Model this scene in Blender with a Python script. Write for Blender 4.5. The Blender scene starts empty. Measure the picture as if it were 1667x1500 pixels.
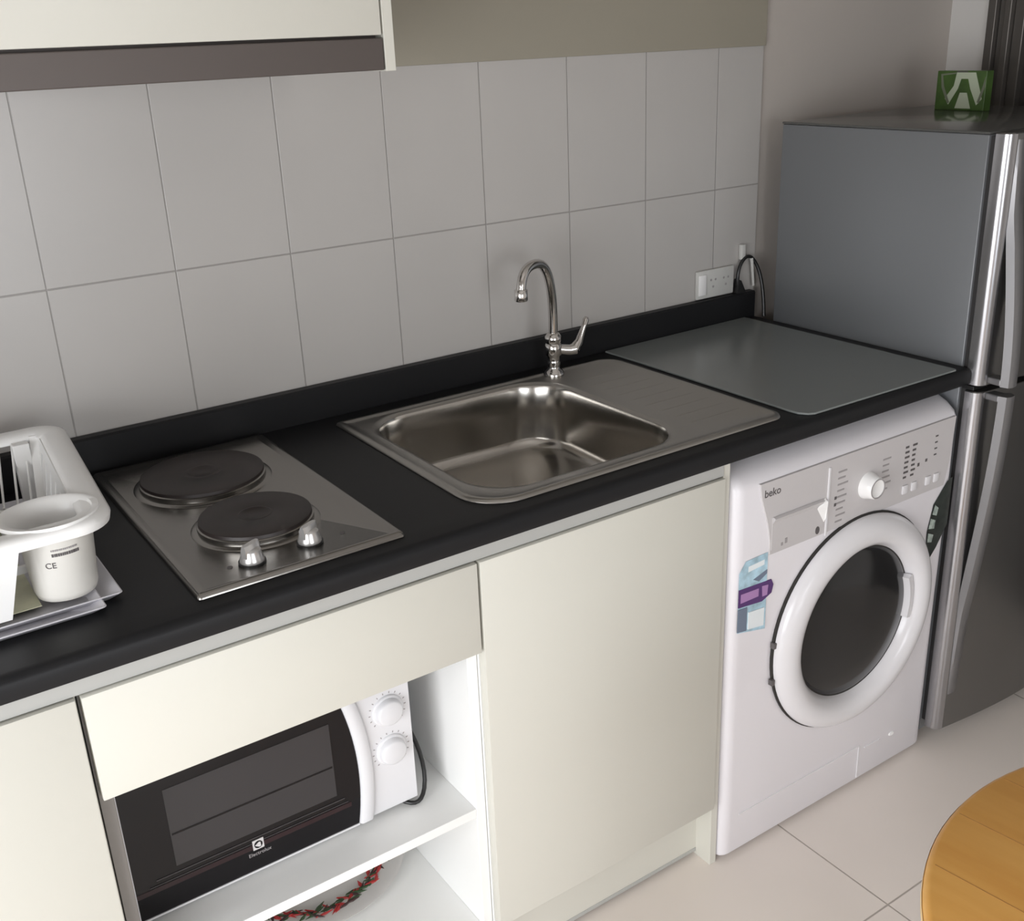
import bpy, bmesh, math, random
from mathutils import Vector, Matrix
random.seed(4)
S = bpy.context.scene
COL = S.collection

# ------------------------------------------------------------------ camera
cam_d = bpy.data.cameras.new('camera')
cam_d.sensor_fit = 'HORIZONTAL'
cam_d.sensor_width = 36.0
cam_d.lens = 36.0 * 1741.88 / 1667.0
cam_d.clip_start = 0.02
cam = bpy.data.objects.new('camera', cam_d)
COL.objects.link(cam)
Rm = Matrix(((0.825709911431482, 0.23853162080919083, -0.5111807977985424),
             (-0.5626573684792767, 0.2836121895096536, -0.776518391061999),
             (-0.040247085109227566, 0.9287985744151854, 0.3683929699445008)))
cam.matrix_world = Matrix.Translation((-0.71375239, -1.77363742, 1.5353199)) @ Rm.to_4x4()
S.camera = cam

# ------------------------------------------------------------------ light
S.view_settings.view_transform = 'Standard'
S.view_settings.look = 'None'
S.view_settings.exposure = 0.0
S.view_settings.gamma = 1.0
S.view_settings.use_curve_mapping = False
W = bpy.data.worlds.new('World')
S.world = W
W.use_nodes = True
W.node_tree.nodes['Background'].inputs[0].default_value = (0.75, 0.85, 1.0, 1)
W.node_tree.nodes['Background'].inputs[1].default_value = 1.0


def area(name, loc, rot, sx, sy, power, color=(1, 1, 1)):
    d = bpy.data.lights.new(name, 'AREA')
    d.shape = 'RECTANGLE'
    d.size, d.size_y = sx, sy
    d.energy = power
    d.color = color
    o = bpy.data.objects.new(name, d)
    o.location = loc
    o.rotation_euler = rot
    COL.objects.link(o)
    return o


# daylight from the left window, plus an added fill lamp behind the camera
XL, XR, YF, ZC = -1.85, 1.835, -3.3, 2.55
area('daylight_left', (XL - 0.36, -1.85, 1.0), (0, -math.radians(60), 0), 1.6, 1.9, 83, (0.985, 0.99, 1.0))
area('fill_front', (-0.35, YF - 0.3, 1.25), (math.radians(68), 0, 0), 1.3, 1.5, 34, (0.97, 0.985, 1.0))

# ------------------------------------------------------------------ materials
MATS = {}


def mat(name, col, rough=0.5, metal=0.0, bump=None, var=None, spec=0.5, coat=0.0, aniso=None, trans=0.0):
    """procedural principled material; var=(scale, amount) colour noise, bump=(scale, strength)"""
    m = bpy.data.materials.new(name)
    m.use_nodes = True
    nt = m.node_tree
    b = nt.nodes['Principled BSDF']
    b.inputs['Base Color'].default_value = (*col, 1)
    b.inputs['Roughness'].default_value = rough
    b.inputs['Metallic'].default_value = metal
    b.inputs['Specular IOR Level'].default_value = spec
    b.inputs['Coat Weight'].default_value = coat
    b.inputs['Transmission Weight'].default_value = trans
    tc = nt.nodes.new('ShaderNodeTexCoord')
    if var:
        n = nt.nodes.new('ShaderNodeTexNoise')
        n.inputs['Scale'].default_value = var[0]
        n.inputs['Detail'].default_value = 5
        r = nt.nodes.new('ShaderNodeValToRGB')
        r.color_ramp.elements[0].position = 0.3
        r.color_ramp.elements[1].position = 0.7
        r.color_ramp.elements[0].color = tuple(c * (1 - var[1]) for c in col) + (1,)
        r.color_ramp.elements[1].color = tuple(min(1, c * (1 + var[1])) for c in col) + (1,)
        nt.links.new(tc.outputs['Object'], n.inputs['Vector'])
        nt.links.new(n.outputs['Fac'], r.inputs['Fac'])
        nt.links.new(r.outputs['Color'], b.inputs['Base Color'])
    if bump:
        n = nt.nodes.new('ShaderNodeTexNoise')
        n.inputs['Scale'].default_value = bump[0]
        n.inputs['Detail'].default_value = 4
        mp = nt.nodes.new('ShaderNodeMapping')
        if len(bump) > 2:
            mp.inputs['Scale'].default_value = bump[2]
        bp = nt.nodes.new('ShaderNodeBump')
        bp.inputs['Strength'].default_value = bump[1]
        bp.inputs['Distance'].default_value = 0.01
        nt.links.new(tc.outputs['Object'], mp.inputs['Vector'])
        nt.links.new(mp.outputs['Vector'], n.inputs['Vector'])
        nt.links.new(n.outputs['Fac'], bp.inputs['Height'])
        nt.links.new(bp.outputs['Normal'], b.inputs['Normal'])
    MATS[name] = m
    return m


def tile_mat(name, col, grout, axes, origin, size, gw, rough, var=0.0, bumpd=0.6, spec=0.5):
    """tiles laid in the plane given by axes ('X','Z') or ('X','Y'), stack bond, grout half width gw in metres"""
    m = bpy.data.materials.new(name)
    m.use_nodes = True
    nt = m.node_tree
    b = nt.nodes['Principled BSDF']
    b.inputs['Roughness'].default_value = rough
    b.inputs['Specular IOR Level'].default_value = spec
    g = nt.nodes.new('ShaderNodeNewGeometry')
    sp = nt.nodes.new('ShaderNodeSeparateXYZ')
    nt.links.new(g.outputs['Position'], sp.inputs[0])

    def M(op, a, bb=None):
        n = nt.nodes.new('ShaderNodeMath')
        n.operation = op
        for i, v in enumerate((a, bb)):
            if v is None:
                continue
            if isinstance(v, (int, float)):
                n.inputs[i].default_value = v
            else:
                nt.links.new(v, n.inputs[i])
        return n.outputs[0]
    ds = []
    for ax, o, s in zip(axes, origin, size):
        t = M('DIVIDE', M('SUBTRACT', sp.outputs[ax], o), s)
        fr = M('FRACT', t)
        d = M('MULTIPLY', M('MINIMUM', fr, M('SUBTRACT', 1.0, fr)), s)
        ds.append(d)
    dist = M('MINIMUM', ds[0], ds[1])
    mr = nt.nodes.new('ShaderNodeMapRange')
    mr.interpolation_type = 'SMOOTHSTEP'
    mr.inputs['From Min'].default_value = gw * 0.6
    mr.inputs['From Max'].default_value = gw * 1.4
    nt.links.new(dist, mr.inputs['Value'])
    mx = nt.nodes.new('ShaderNodeMix')
    mx.data_type = 'RGBA'
    mx.inputs['A'].default_value = (*grout, 1)
    nt.links.new(mr.outputs[0], mx.inputs['Factor'])
    if var:
        n = nt.nodes.new('ShaderNodeTexNoise')
        n.inputs['Scale'].default_value = 3.0
        nt.links.new(g.outputs['Position'], n.inputs['Vector'])
        r = nt.nodes.new('ShaderNodeValToRGB')
        r.color_ramp.elements[0].position = 0.3
        r.color_ramp.elements[1].position = 0.7
        r.color_ramp.elements[0].color = tuple(c * (1 - var) for c in col) + (1,)
        r.color_ramp.elements[1].color = tuple(c * (1 + var) for c in col) + (1,)
        nt.links.new(n.outputs['Fac'], r.inputs['Fac'])
        nt.links.new(r.outputs['Color'], mx.inputs['B'])
    else:
        mx.inputs['B'].default_value = (*col, 1)
    nt.links.new(mx.outputs['Result'], b.inputs['Base Color'])
    bp = nt.nodes.new('ShaderNodeBump')
    bp.inputs['Strength'].default_value = bumpd
    bp.inputs['Distance'].default_value = 0.002
    nt.links.new(mr.outputs[0], bp.inputs['Height'])
    nt.links.new(bp.outputs['Normal'], b.inputs['Normal'])
    MATS[name] = m
    return m


def wood_mat(name):
    m = bpy.data.materials.new(name)
    m.use_nodes = True
    nt = m.node_tree
    b = nt.nodes['Principled BSDF']
    b.inputs['Roughness'].default_value = 0.35
    tc = nt.nodes.new('ShaderNodeTexCoord')
    mp = nt.nodes.new('ShaderNodeMapping')
    mp.inputs['Scale'].default_value = (14, 1.5, 14)
    n = nt.nodes.new('ShaderNodeTexNoise')
    n.inputs['Scale'].default_value = 2.2
    n.inputs['Detail'].default_value = 6
    r = nt.nodes.new('ShaderNodeValToRGB')
    r.color_ramp.elements[0].position = 0.3
    r.color_ramp.elements[1].position = 0.72
    r.color_ramp.elements[0].color = (0.66, 0.31, 0.065, 1)
    r.color_ramp.elements[1].color = (0.80, 0.44, 0.12, 1)
    nt.links.new(tc.outputs['Object'], mp.inputs['Vector'])
    nt.links.new(mp.outputs['Vector'], n.inputs['Vector'])
    nt.links.new(n.outputs['Fac'], r.inputs['Fac'])
    nt.links.new(r.outputs['Color'], b.inputs['Base Color'])
    MATS[name] = m
    return m


mat('paint_warm', (0.46, 0.42, 0.385), 0.7, bump=(60, 0.03))
mat('paint_white', (0.62, 0.60, 0.575), 0.8, bump=(60, 0.03))
mat('paint_olive', (0.30, 0.275, 0.22), 0.6)
tile_mat('wall_tile', (0.455, 0.435, 0.415), (0.30, 0.283, 0.268), ('X', 'Z'), (-0.3975, 0.894), (0.2037, 0.3035), 0.0012, 0.3, 0.03, 0.5)
tile_mat('floor_tile', (0.80, 0.73, 0.67), (0.44, 0.39, 0.35), ('X', 'Y'), (0.69, -0.852), (0.8, 0.8), 0.0016, 0.28, 0.03, 0.4)
mat('laminate_black', (0.012, 0.012, 0.013), 0.44, bump=(500, 0.02), spec=0.22)
mat('cabinet_cream', (0.625, 0.612, 0.548), 0.42)
mat('carcass_white', (0.88, 0.88, 0.86), 0.45)
mat('rail_shade_grey', (0.42, 0.42, 0.40), 0.4)  # grey holds the shade on white rails; also colours the sealing strip
mat('edge_shadow_grey', (0.22, 0.205, 0.19), 0.4)  # dark grey stands in for shadow on the recessed side panel
mat('hood_metal', (0.10, 0.083, 0.076), 0.45, 0.3)
mat('steel', (0.40, 0.385, 0.36), 0.31, 1.0, bump=(30, 0.02, (60, 1, 1)))
mat('steel_dull', (0.31, 0.297, 0.28), 0.25, 1.0, bump=(30, 0.03, (1, 60, 1)))
mat('basin_steel', (0.50, 0.48, 0.45), 0.17, 1.0, bump=(30, 0.02, (60, 60, 1)))
mat('steel_bright', (0.72, 0.70, 0.68), 0.16, 1.0)
mat('chrome', (0.62, 0.60, 0.58), 0.09, 1.0)
mat('hot_plate', (0.022, 0.015, 0.0135), 0.45, 0.0, var=(18, 0.3))
mat('knob_silver', (0.62, 0.61, 0.60), 0.25, 0.7)
mat('black_plastic', (0.012, 0.012, 0.012), 0.35)
mat('dark_gap', (0.02, 0.018, 0.016), 0.6)
mat('mat_grey', (0.19, 0.205, 0.20), 0.24, 0.0, var=(3, 0.02), spec=0.9)
mat('washer_white', (0.76, 0.735, 0.76), 0.3)
mat('washer_panel', (0.55, 0.525, 0.525), 0.35)
mat('washer_ring', (0.72, 0.705, 0.72), 0.2)
mat('knob_white', (0.85, 0.84, 0.83), 0.25)
mat('drum_dark', (0.013, 0.013, 0.0135), 0.14, 0.0)
mat('drum_metal', (0.25, 0.25, 0.25), 0.3, 1.0)
mat('print_grey', (0.10, 0.09, 0.09), 0.5)
mat('print_light', (0.32, 0.30, 0.30), 0.5)
mat('sticker_blue', (0.42, 0.60, 0.70), 0.4, var=(40, 0.35))
mat('sticker_purple', (0.085, 0.03, 0.15), 0.4)
mat('sticker_lilac', (0.40, 0.22, 0.45), 0.4)
mat('sticker_slate', (0.16, 0.20, 0.27), 0.4)
mat('sticker_white', (0.80, 0.85, 0.87), 0.4)
mat('sticker_dark', (0.022, 0.028, 0.024), 0.3, var=(60, 0.5))
mat('sticker_pale', (0.36, 0.42, 0.38), 0.4, var=(90, 0.4))
mat('fridge_side', (0.20, 0.208, 0.218), 0.36, 0.4, bump=(900, 0.02))
mat('fridge_top', (0.10, 0.10, 0.095), 0.16, 0.2)
mat('fridge_door', (0.22, 0.215, 0.21), 0.3, 0.9)
mat('fridge_trim', (0.40, 0.395, 0.405), 0.24, 0.9)
mat('fridge_handle', (0.27, 0.265, 0.27), 0.42, 0.8)
mat('gasket', (0.03, 0.028, 0.028), 0.6)
mat('frame_bronze', (0.13, 0.12, 0.11), 0.35, 0.6)
mat('door_dark', (0.05, 0.045, 0.042), 0.3)
mat('white_plastic', (0.86, 0.855, 0.84), 0.28)
mat('cup_plastic', (0.74, 0.72, 0.67), 0.35, var=(9, 0.08))
mat('tray_white', (0.66, 0.65, 0.69), 0.4)
mat('tray_print', (0.50, 0.50, 0.36), 0.5, var=(14, 0.35))
mat('micro_white', (0.70, 0.695, 0.71), 0.32)
mat('micro_glass', (0.006, 0.005, 0.006), 0.08, spec=0.3)
mat('micro_mesh', (0.032, 0.030, 0.032), 0.2)
mat('micro_red', (0.018, 0.004, 0.006), 0.3)
mat('logo_white', (0.60, 0.58, 0.58), 0.4)
mat('box_green', (0.055, 0.115, 0.02), 0.35, var=(25, 0.3))
mat('box_white', (0.50, 0.56, 0.42), 0.4)
mat('box_grey', (0.17, 0.19, 0.13), 0.4)
mat('plate_white', (0.70, 0.68, 0.66), 0.25)
mat('plate_grey', (0.44, 0.42, 0.42), 0.25)
mat('leaf_green', (0.045, 0.085, 0.035), 0.5)
mat('berry_red', (0.45, 0.035, 0.035), 0.4)
mat('berry_dark', (0.06, 0.03, 0.03), 0.5)
mat('socket_white', (0.56, 0.555, 0.53), 0.35)
wood_mat('table_wood')
mat('table_edge', (0.80, 0.55, 0.25), 0.35)
mat('seam_brown', (0.46, 0.22, 0.06), 0.5)
mat('window_white', (0.8, 0.8, 0.8), 0.4)
mat('pan_metal', (0.16, 0.15, 0.145), 0.35, 0.8)
gm = mat('pane_glass', (1, 1, 1), 0.0, trans=1.0)


# ------------------------------------------------------------------ geometry helpers
class G:
    def __init__(s):
        s.bm = bmesh.new()

    def box(s, x0, x1, y0, y1, z0, z1, bev=0.0, seg=2, M=None):
        t = bmesh.new()
        bmesh.ops.create_cube(t, size=1.0)
        bmesh.ops.scale(t, vec=(abs(x1 - x0), abs(y1 - y0), abs(z1 - z0)), verts=t.verts)
        bmesh.ops.translate(t, vec=((x0 + x1) / 2, (y0 + y1) / 2, (z0 + z1) / 2), verts=t.verts)
        if bev > 0:
            bmesh.ops.bevel(t, geom=t.edges[:], offset=bev, segments=seg, affect='EDGES', profile=0.5)
        if M is not None:
            bmesh.ops.transform(t, matrix=M, verts=t.verts)
        s.merge(t)
        return s

    def merge(s, t):
        me = bpy.data.meshes.new('tmp')
        t.to_mesh(me)
        t.free()
        s.bm.from_mesh(me)
        bpy.data.meshes.remove(me)

    def loft(s, loops, close=True, cap0=True, cap1=True):
        vs = [[s.bm.verts.new(p) for p in L] for L in loops]
        n = len(loops[0])
        for a, b in zip(vs[:-1], vs[1:]):
            for i in range(n if close else n - 1):
                j = (i + 1) % n
                try:
                    s.bm.faces.new((a[i], a[j], b[j], b[i]))
                except ValueError:
                    pass
        if close and cap0:
            s.bm.faces.new(list(reversed(vs[0])))
        if close and cap1:
            s.bm.faces.new(vs[-1])
        return s

    def lathe(s, prof, c=(0, 0, 0), axis='Z', n=48, sx=1.0, sy=1.0, cap0=True, cap1=True, M=None):
        loops = []
        for r, h in prof:
            L = []
            for i in range(n):
                a = 2 * math.pi * i / n
                x, y = r * math.cos(a) * sx, r * math.sin(a) * sy
                if axis == 'Z':
                    p = Vector((x, y, h))
                elif axis == '-Y':
                    p = Vector((x, -h, y))
                elif axis == 'X':
                    p = Vector((h, x, y))
                if M is not None:
                    p = M @ p
                L.append(p + Vector(c))
            loops.append(L)
        return s.loft(loops, True, cap0, cap1)

    def prism(s, pts, z0, z1, axis='Z', M=None):
        """extrude a 2-D outline. axis Z: (x,y)+z ; axis Y: (x,z)+y ; axis X: (y,z)+x"""
        def f(p, h):
            if axis == 'Z':
                v = Vector((p[0], p[1], h))
            elif axis == 'Y':
                v = Vector((p[0], h, p[1]))
            else:
                v = Vector((h, p[0], p[1]))
            return M @ v if M is not None else v
        return s.loft([[f(p, z0) for p in pts], [f(p, z1) for p in pts]])

    def tube(s, pts, r, n=12, caps=True):
        pts = [Vector(p) for p in pts]
        rr = r if isinstance(r, (list, tuple)) else [r] * len(pts)
        loops = []
        up = None
        for i, p in enumerate(pts):
            t = (pts[min(i + 1, len(pts) - 1)] - pts[max(i - 1, 0)]).normalized()
            if up is None:
                up = Vector((0, 0, 1)) if abs(t.z) < 0.9 else Vector((0, 1, 0))
                up = (up - t * up.dot(t)).normalized()
            else:
                up = (up - t * up.dot(t)).normalized()
            sd = t.cross(up)
            loops.append([p + rr[i] * (math.cos(a) * up + math.sin(a) * sd)
                          for a in [2 * math.pi * k / n for k in range(n)]])
        return s.loft(loops, True, caps, caps)

    def strip(s, pts, w, h0, h1):
        pass

    def obj(s, name, m, parent=None, smooth=None, bevel=None):
        bmesh.ops.remove_doubles(s.bm, verts=s.bm.verts, dist=1e-6)
        bmesh.ops.recalc_face_normals(s.bm, faces=s.bm.faces)
        me = bpy.data.meshes.new(name)
        s.bm.to_mesh(me)
        s.bm.free()
        o = bpy.data.objects.new(name, me)
        COL.objects.link(o)
        me.materials.append(MATS[m])
        if parent is not None:
            o.parent = parent
            o.matrix_parent_inverse = parent_inv(parent)
        if smooth:
            for p in me.polygons:
                p.use_smooth = True
            try:
                me.set_sharp_from_angle(angle=math.radians(smooth))
            except Exception:
                pass
        if bevel:
            b = o.modifiers.new('bevel', 'BEVEL')
            b.width = bevel
            b.segments = 2
            b.limit_method = 'ANGLE'
        return o


def parent_inv(p):
    return (world(p)).inverted()


def world(o):
    L = Matrix.Translation(o.location) @ o.rotation_euler.to_matrix().to_4x4()
    if o.parent:
        return world(o.parent) @ o.matrix_parent_inverse @ L
    return L


def thing(name, label, cat, loc=(0, 0, 0), group=None):
    o = bpy.data.objects.new(name, None)
    o.location = loc
    o.empty_display_size = 0.05
    COL.objects.link(o)
    return tag(o, label, cat, group)


def tag(o, label, cat, group=None, kind=None):
    o['label'] = label
    o['category'] = cat
    if group:
        o['group'] = group
    if kind:
        o['kind'] = kind
    return o


def struct(o, label=None):
    o['kind'] = 'structure'
    if label:
        o['label'] = label
    return o


def rrect(x0, x1, y0, y1, r, seg=6):
    """rounded rectangle outline, r = one radius or (r at x1y1, x0y1, x0y0, x1y0)"""
    if not isinstance(r, (list, tuple)):
        r = (r,) * 4
    out = []
    cs = [(x1, y1, 0, -1, -1), (x0, y1, 90, 1, -1), (x0, y0, 180, 1, 1), (x1, y0, 270, -1, 1)]
    for (cx, cy, a0, dx, dy), q in zip(cs, r):
        for k in range(seg + 1):
            a = math.radians(a0 + 90 * k / seg)
            out.append((cx + dx * q + q * math.cos(a), cy + dy * q + q * math.sin(a)))
    return out


def bez(p0, p1, p2, p3, n=14):
    p0, p1, p2, p3 = map(Vector, (p0, p1, p2, p3))
    return [(1 - t) ** 3 * p0 + 3 * (1 - t) ** 2 * t * p1 + 3 * (1 - t) * t * t * p2 + t ** 3 * p3
            for t in [i / n for i in range(n + 1)]]


def text_mesh(name, body, size, M, m, parent, depth=0.0004, bold=0.0):
    c = bpy.data.curves.new('txt', 'FONT')
    c.body = body
    c.size = size
    c.extrude = depth
    c.offset = bold
    c.align_x = 'CENTER'
    c.align_y = 'CENTER'
    t = bpy.data.objects.new('txt', c)
    COL.objects.link(t)
    dg = bpy.context.evaluated_depsgraph_get()
    dg.update()
    me = bpy.data.meshes.new_from_object(t.evaluated_get(dg))
    bpy.data.objects.remove(t)
    me.transform(M)
    me.name = name
    me.materials.clear()
    me.materials.append(MATS[m])
    o = bpy.data.objects.new(name, me)
    COL.objects.link(o)
    o.parent = parent
    o.matrix_parent_inverse = world(parent).inverted()
    return o


def faceM(x, y, z, rz=0.0):
    """places text drawn in XY so that it stands upright facing -y"""
    return Matrix.Translation((x, y, z)) @ Matrix.Rotation(math.pi / 2, 4, 'X') @ Matrix.Rotation(rz, 4, 'Z')


# ------------------------------------------------------------------ room shell
g = G(); g.box(XL - 0.1, XR + 0.1, YF - 0.1, 0.1, -0.1, 0.0)
struct(g.obj('floor', 'floor_tile'))
g = G(); g.box(XL - 0.1, XR + 0.1, YF - 0.1, 0.1, ZC, ZC + 0.1)
struct(g.obj('ceiling', 'paint_white'))
g = G(); g.box(XL - 0.1, XR + 0.1, 0.008, 0.1, 0, ZC)
struct(g.obj('wall_back', 'paint_warm'))
# left wall with window_1
g = G()
wy0, wy1, wz0, wz1 = -2.8, -0.9, 0.05, 1.5
g.box(XL - 0.1, XL, YF, wy0, 0, ZC)
g.box(XL - 0.1, XL, wy1, 0.008, 0, ZC)
g.box(XL - 0.1, XL, wy0, wy1, 0, wz0)
g.box(XL - 0.1, XL, wy0, wy1, wz1, ZC)
struct(g.obj('wall_left', 'paint_white'))
g = G()
for a in (wy0, (wy0 + wy1) / 2 - 0.02, wy1 - 0.04):
    g.box(XL - 0.08, XL - 0.03, a, a + 0.04, wz0, wz1, 0.003)
for a in (wz0, wz1 - 0.04):
    g.box(XL - 0.08, XL - 0.03, wy0, wy1, a, a + 0.04, 0.003)
struct(g.obj('window_1', 'window_white'))
# front wall (behind the camera) with an opening added for fill light, fill_window
g = G()
fx0, fx1, fz0, fz1 = -1.0, 0.3, 0.3, 1.7
g.box(XL - 0.1, fx0, YF - 0.1, YF, 0, ZC)
g.box(fx1, XR + 0.1, YF - 0.1, YF, 0, ZC)
g.box(fx0, fx1, YF - 0.1, YF, 0, fz0)
g.box(fx0, fx1, YF - 0.1, YF, fz1, ZC)
struct(g.obj('wall_front', 'paint_white'))
g = G()
for a in (fx0, (fx0 + fx1) / 2 - 0.02, fx1 - 0.04):
    g.box(a, a + 0.04, YF - 0.08, YF - 0.03, fz0, fz1, 0.003)
for a in (fz0, fz1 - 0.04):
    g.box(fx0, fx1, YF - 0.08, YF - 0.03, a, a + 0.04, 0.003)
struct(g.obj('fill_window', 'window_white'))
# right wall with the metal framed door behind the fridge
dy0, dy1, dz1 = -1.35, -0.10, 2.1
g = G()
g.box(XR, XR + 0.1, YF, dy0, 0, ZC)
g.box(XR, XR + 0.1, dy1, 0.008, 0, ZC)
g.box(XR, XR + 0.1, dy0, dy1, dz1, ZC)
struct(g.obj('wall_right', 'paint_white'))
g = G()
g.box(XR + 0.03, XR + 0.06, dy0 + 0.04, dy1 - 0.04, 0.0, dz1 - 0.04)
dr = struct(g.obj('door_1', 'door_dark'))
g = G()
for a, b, x in ((dy1 - 0.022, dy1, -0.012), (dy1 - 0.040, dy1 - 0.022, 0.004), (dy1 - 0.058, dy1 - 0.040, -0.006),
                (dy1 - 0.085, dy1 - 0.058, 0.010)):
    g.box(XR + x, XR + 0.05, a, b, 0, dz1, 0.002)
g.box(XR - 0.012, XR + 0.05, dy0, dy0 + 0.06, 0, dz1, 0.002)
g.box(XR - 0.012, XR + 0.05, dy0, dy1, dz1 - 0.05, dz1, 0.002)
g.obj('door_frame', 'frame_bronze', dr)

# tiled splashback and painted panel above it
g = G(); g.box(XL, 1.163, 0.0, 0.008, 0.80, 1.494)
struct(g.obj('trim_1', 'wall_tile'), 'glossy grey white rectangular wall tiles of the splashback')
g = G(); g.box(0.058, 1.168, -0.003, 0.008, 1.494, 2.3, 0.001)
struct(g.obj('trim_2', 'paint_olive'), 'olive beige panel on the wall above the tiles')

# ------------------------------------------------------------------ worktop
T, TB, WF = 0.893, 0.858, -0.60
hx0, hx1, hy0, hy1 = -0.382, -0.108, -0.545, -0.055       # hob cut-out
sx0, sx1, sy0, sy1 = 0.055, 0.490, -0.54, -0.085          # sink cut-out
wt = thing('kitchen_worktop', 'long matt black laminate worktop with rounded front edge and low upstand along the tiles', 'worktop', (-0.3, -0.3, TB))
g = G()


def slab(x0, x1, y0, y1):
    g.box(x0, x1, y0, y1, TB, T)


XW0 = -1.55
# front nosing, rounded
prof = [(y, z) for y, z in [(-0.55, TB), (-0.592, TB), (-0.598, TB + 0.003), (-0.60, TB + 0.009), (-0.60, T - 0.010),
                            (-0.597, T - 0.004), (-0.591, T - 0.0008), (-0.585, T), (-0.55, T)]]
g.prism(prof, XW0, 1.147, axis='X')
slab(XW0, hx0, -0.55, -0.002)
slab(hx0, hx1, -0.55, hy0)
slab(hx0, hx1, hy1, -0.002)
slab(hx1, sx0, -0.55, -0.002)
slab(sx0, sx1, -0.55, sy0)
slab(sx0, sx1, sy1, -0.002)
slab(sx1, 1.147, -0.55, -0.002)
g.obj('countertop', 'laminate_black', wt, smooth=40)
g = G()
g.prism([(-0.002, T), (-0.022, T), (-0.022, 0.951), (-0.019, 0.955), (-0.002, 0.955)], XW0, 1.147, axis='X')
g.obj('upstand', 'laminate_black', wt)

# ------------------------------------------------------------------ base cabinets
YD = -0.59      # door fronts
YC = -0.571     # carcass front
ZD0, ZD1 = 0.145, 0.831
# niche cabinet
nc = thing('niche_cabinet', 'white open base cabinet with cream fascia, holding the microwave under the hob', 'cabinet', (-0.28, -0.3, 0))
g = G(); g.box(-0.558, -0.541, YC, -0.03, 0.10, TB - 0.002, 0.0008); g.obj('side_panel', 'edge_shadow_grey', nc)['label'] = 'left side panel with its shadow painted in as grey'
g = G(); g.box(-0.019, -0.0015, YC, -0.03, 0.10, TB - 0.002, 0.0008); g.obj('side_panel', 'carcass_white', nc)
g = G(); g.box(-0.541, -0.019, -0.04, -0.032, 0.10, TB - 0.03); g.obj('back_panel', 'carcass_white', nc)
g = G(); g.box(-0.541, -0.019, YC, -0.04, 0.372, 0.389, 0.0008); g.obj('shelf', 'carcass_white', nc)
g = G(); g.box(-0.541, -0.019, YC, -0.04, 0.130, 0.147, 0.0008); g.obj('bottom_panel', 'carcass_white', nc)
g = G(); g.box(-0.541, -0.019, YC, -0.53, 0.838, 0.856); g.obj('top_rail', 'rail_shade_grey', nc)
g = G(); g.box(-0.5555, -0.0025, YD, YC - 0.001, 0.682, ZD1, 0.0012); g.obj('fascia', 'cabinet_cream', nc, smooth=40)
g = G(); g.box(-0.541, -0.019, -0.54, -0.524, 0.0, 0.129); g.obj('kickboard', 'cabinet_cream', nc)


def door_cabinet(name, label, x0, x1, dx0, dx1, side_l=True, foot=False):
    c = thing(name, label, 'cabinet', ((x0 + x1) / 2, -0.3, 0))
    g = G(); g.box(x0, x0 + 0.017, YC, -0.03, 0.10, TB - 0.002, 0.0008); g.obj('side_panel', 'carcass_white', c)
    g = G()
    if foot:
        g.box(x1, x1 + 0.0165, -0.58, -0.03, 0.0, ZD1 + 0.02, 0.0008)
    else:
        g.box(x1 - 0.017, x1, YC, -0.03, 0.10, TB - 0.002, 0.0008)
    o = g.obj('end_panel' if foot else 'side_panel', 'cabinet_cream', c)
    xr = x1 if foot else x1 - 0.017
    g = G(); g.box(x0 + 0.017, xr, -0.04, -0.032, 0.10, TB - 0.2); g.obj('back_panel', 'carcass_white', c)
    g = G(); g.box(x0 + 0.017, xr, YC, -0.04, 0.130, 0.144); g.obj('bottom_panel', 'carcass_white', c)
    g = G(); g.box(x0 + 0.017, xr, YC, -0.565, 0.831, 0.856); g.obj('top_rail', 'rail_shade_grey', c)
    g = G(); g.box(dx0, dx1, YD, YC - 0.001, ZD0, ZD1, 0.0012); g.obj('door', 'cabinet_cream', c, smooth=40)
    g = G(); g.box(x0 + 0.001, xr, -0.54, -0.524, 0.012, 0.129)
    k = g.obj('kickboard', 'cabinet_cream', c)
    g = G(); g.box(x0 + 0.001, xr, -0.5415, -0.538, 0.009, 0.017, 0.0008); g.obj('sealing_strip', 'rail_shade_grey', k)
    return c


door_cabinet('base_cabinet', 'cream base cabinet with one plain door under the sink, beside the washing machine', 0.0, 0.4965, 0.0025, 0.4935, foot=True)
door_cabinet('base_cabinet', 'bright cream base cabinet door at the left edge, left of the microwave niche', -1.16, -0.5595, -1.157, -0.5625)

# white rail, shade coloured in as light grey, that runs under the worktop edge, one per run
g = G(); g.box(XW0, 0.496, -0.583, -0.5715, 0.8325, 0.8565, 0.001)
tag(g.obj('edge_rail', 'rail_shade_grey'), 'long white rail, its shade painted in as pale grey, between the black worktop edge and the cream cabinet doors', 'rail')

# ------------------------------------------------------------------ wall cabinet and cooker hood
UY = -0.35
uc = thing('wall_cabinet', 'cream wall cabinet above the cooker hood at the top left', 'cabinet', (-0.25, -0.17, 1.50))
g = G(); g.box(0.0405, 0.0565, UY, -0.001, 1.497, 2.2, 0.0008); g.obj('side_panel', 'cabinet_cream', uc)
g = G(); g.box(-1.16, -1.144, UY + 0.02, -0.001, 1.545, 2.2); g.obj('side_panel', 'cabinet_cream', uc)
g = G(); g.box(-1.144, 0.0405, UY + 0.02, -0.001, 1.590, 1.606); g.obj('bottom_panel', 'carcass_white', uc)
g = G(); g.box(-1.144, 0.0405, -0.010, -0.001, 1.606, 2.2); g.obj('back_panel', 'carcass_white', uc)
g = G(); g.box(-0.56, 0.0375, UY, UY + 0.018, 1.5445, 2.2, 0.0012); g.obj('door', 'cabinet_cream', uc, smooth=40)
g = G(); g.box(-1.157, -0.563, UY, UY + 0.018, 1.5445, 2.2, 0.0012); g.obj('door', 'cabinet_cream', uc, smooth=40)
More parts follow.
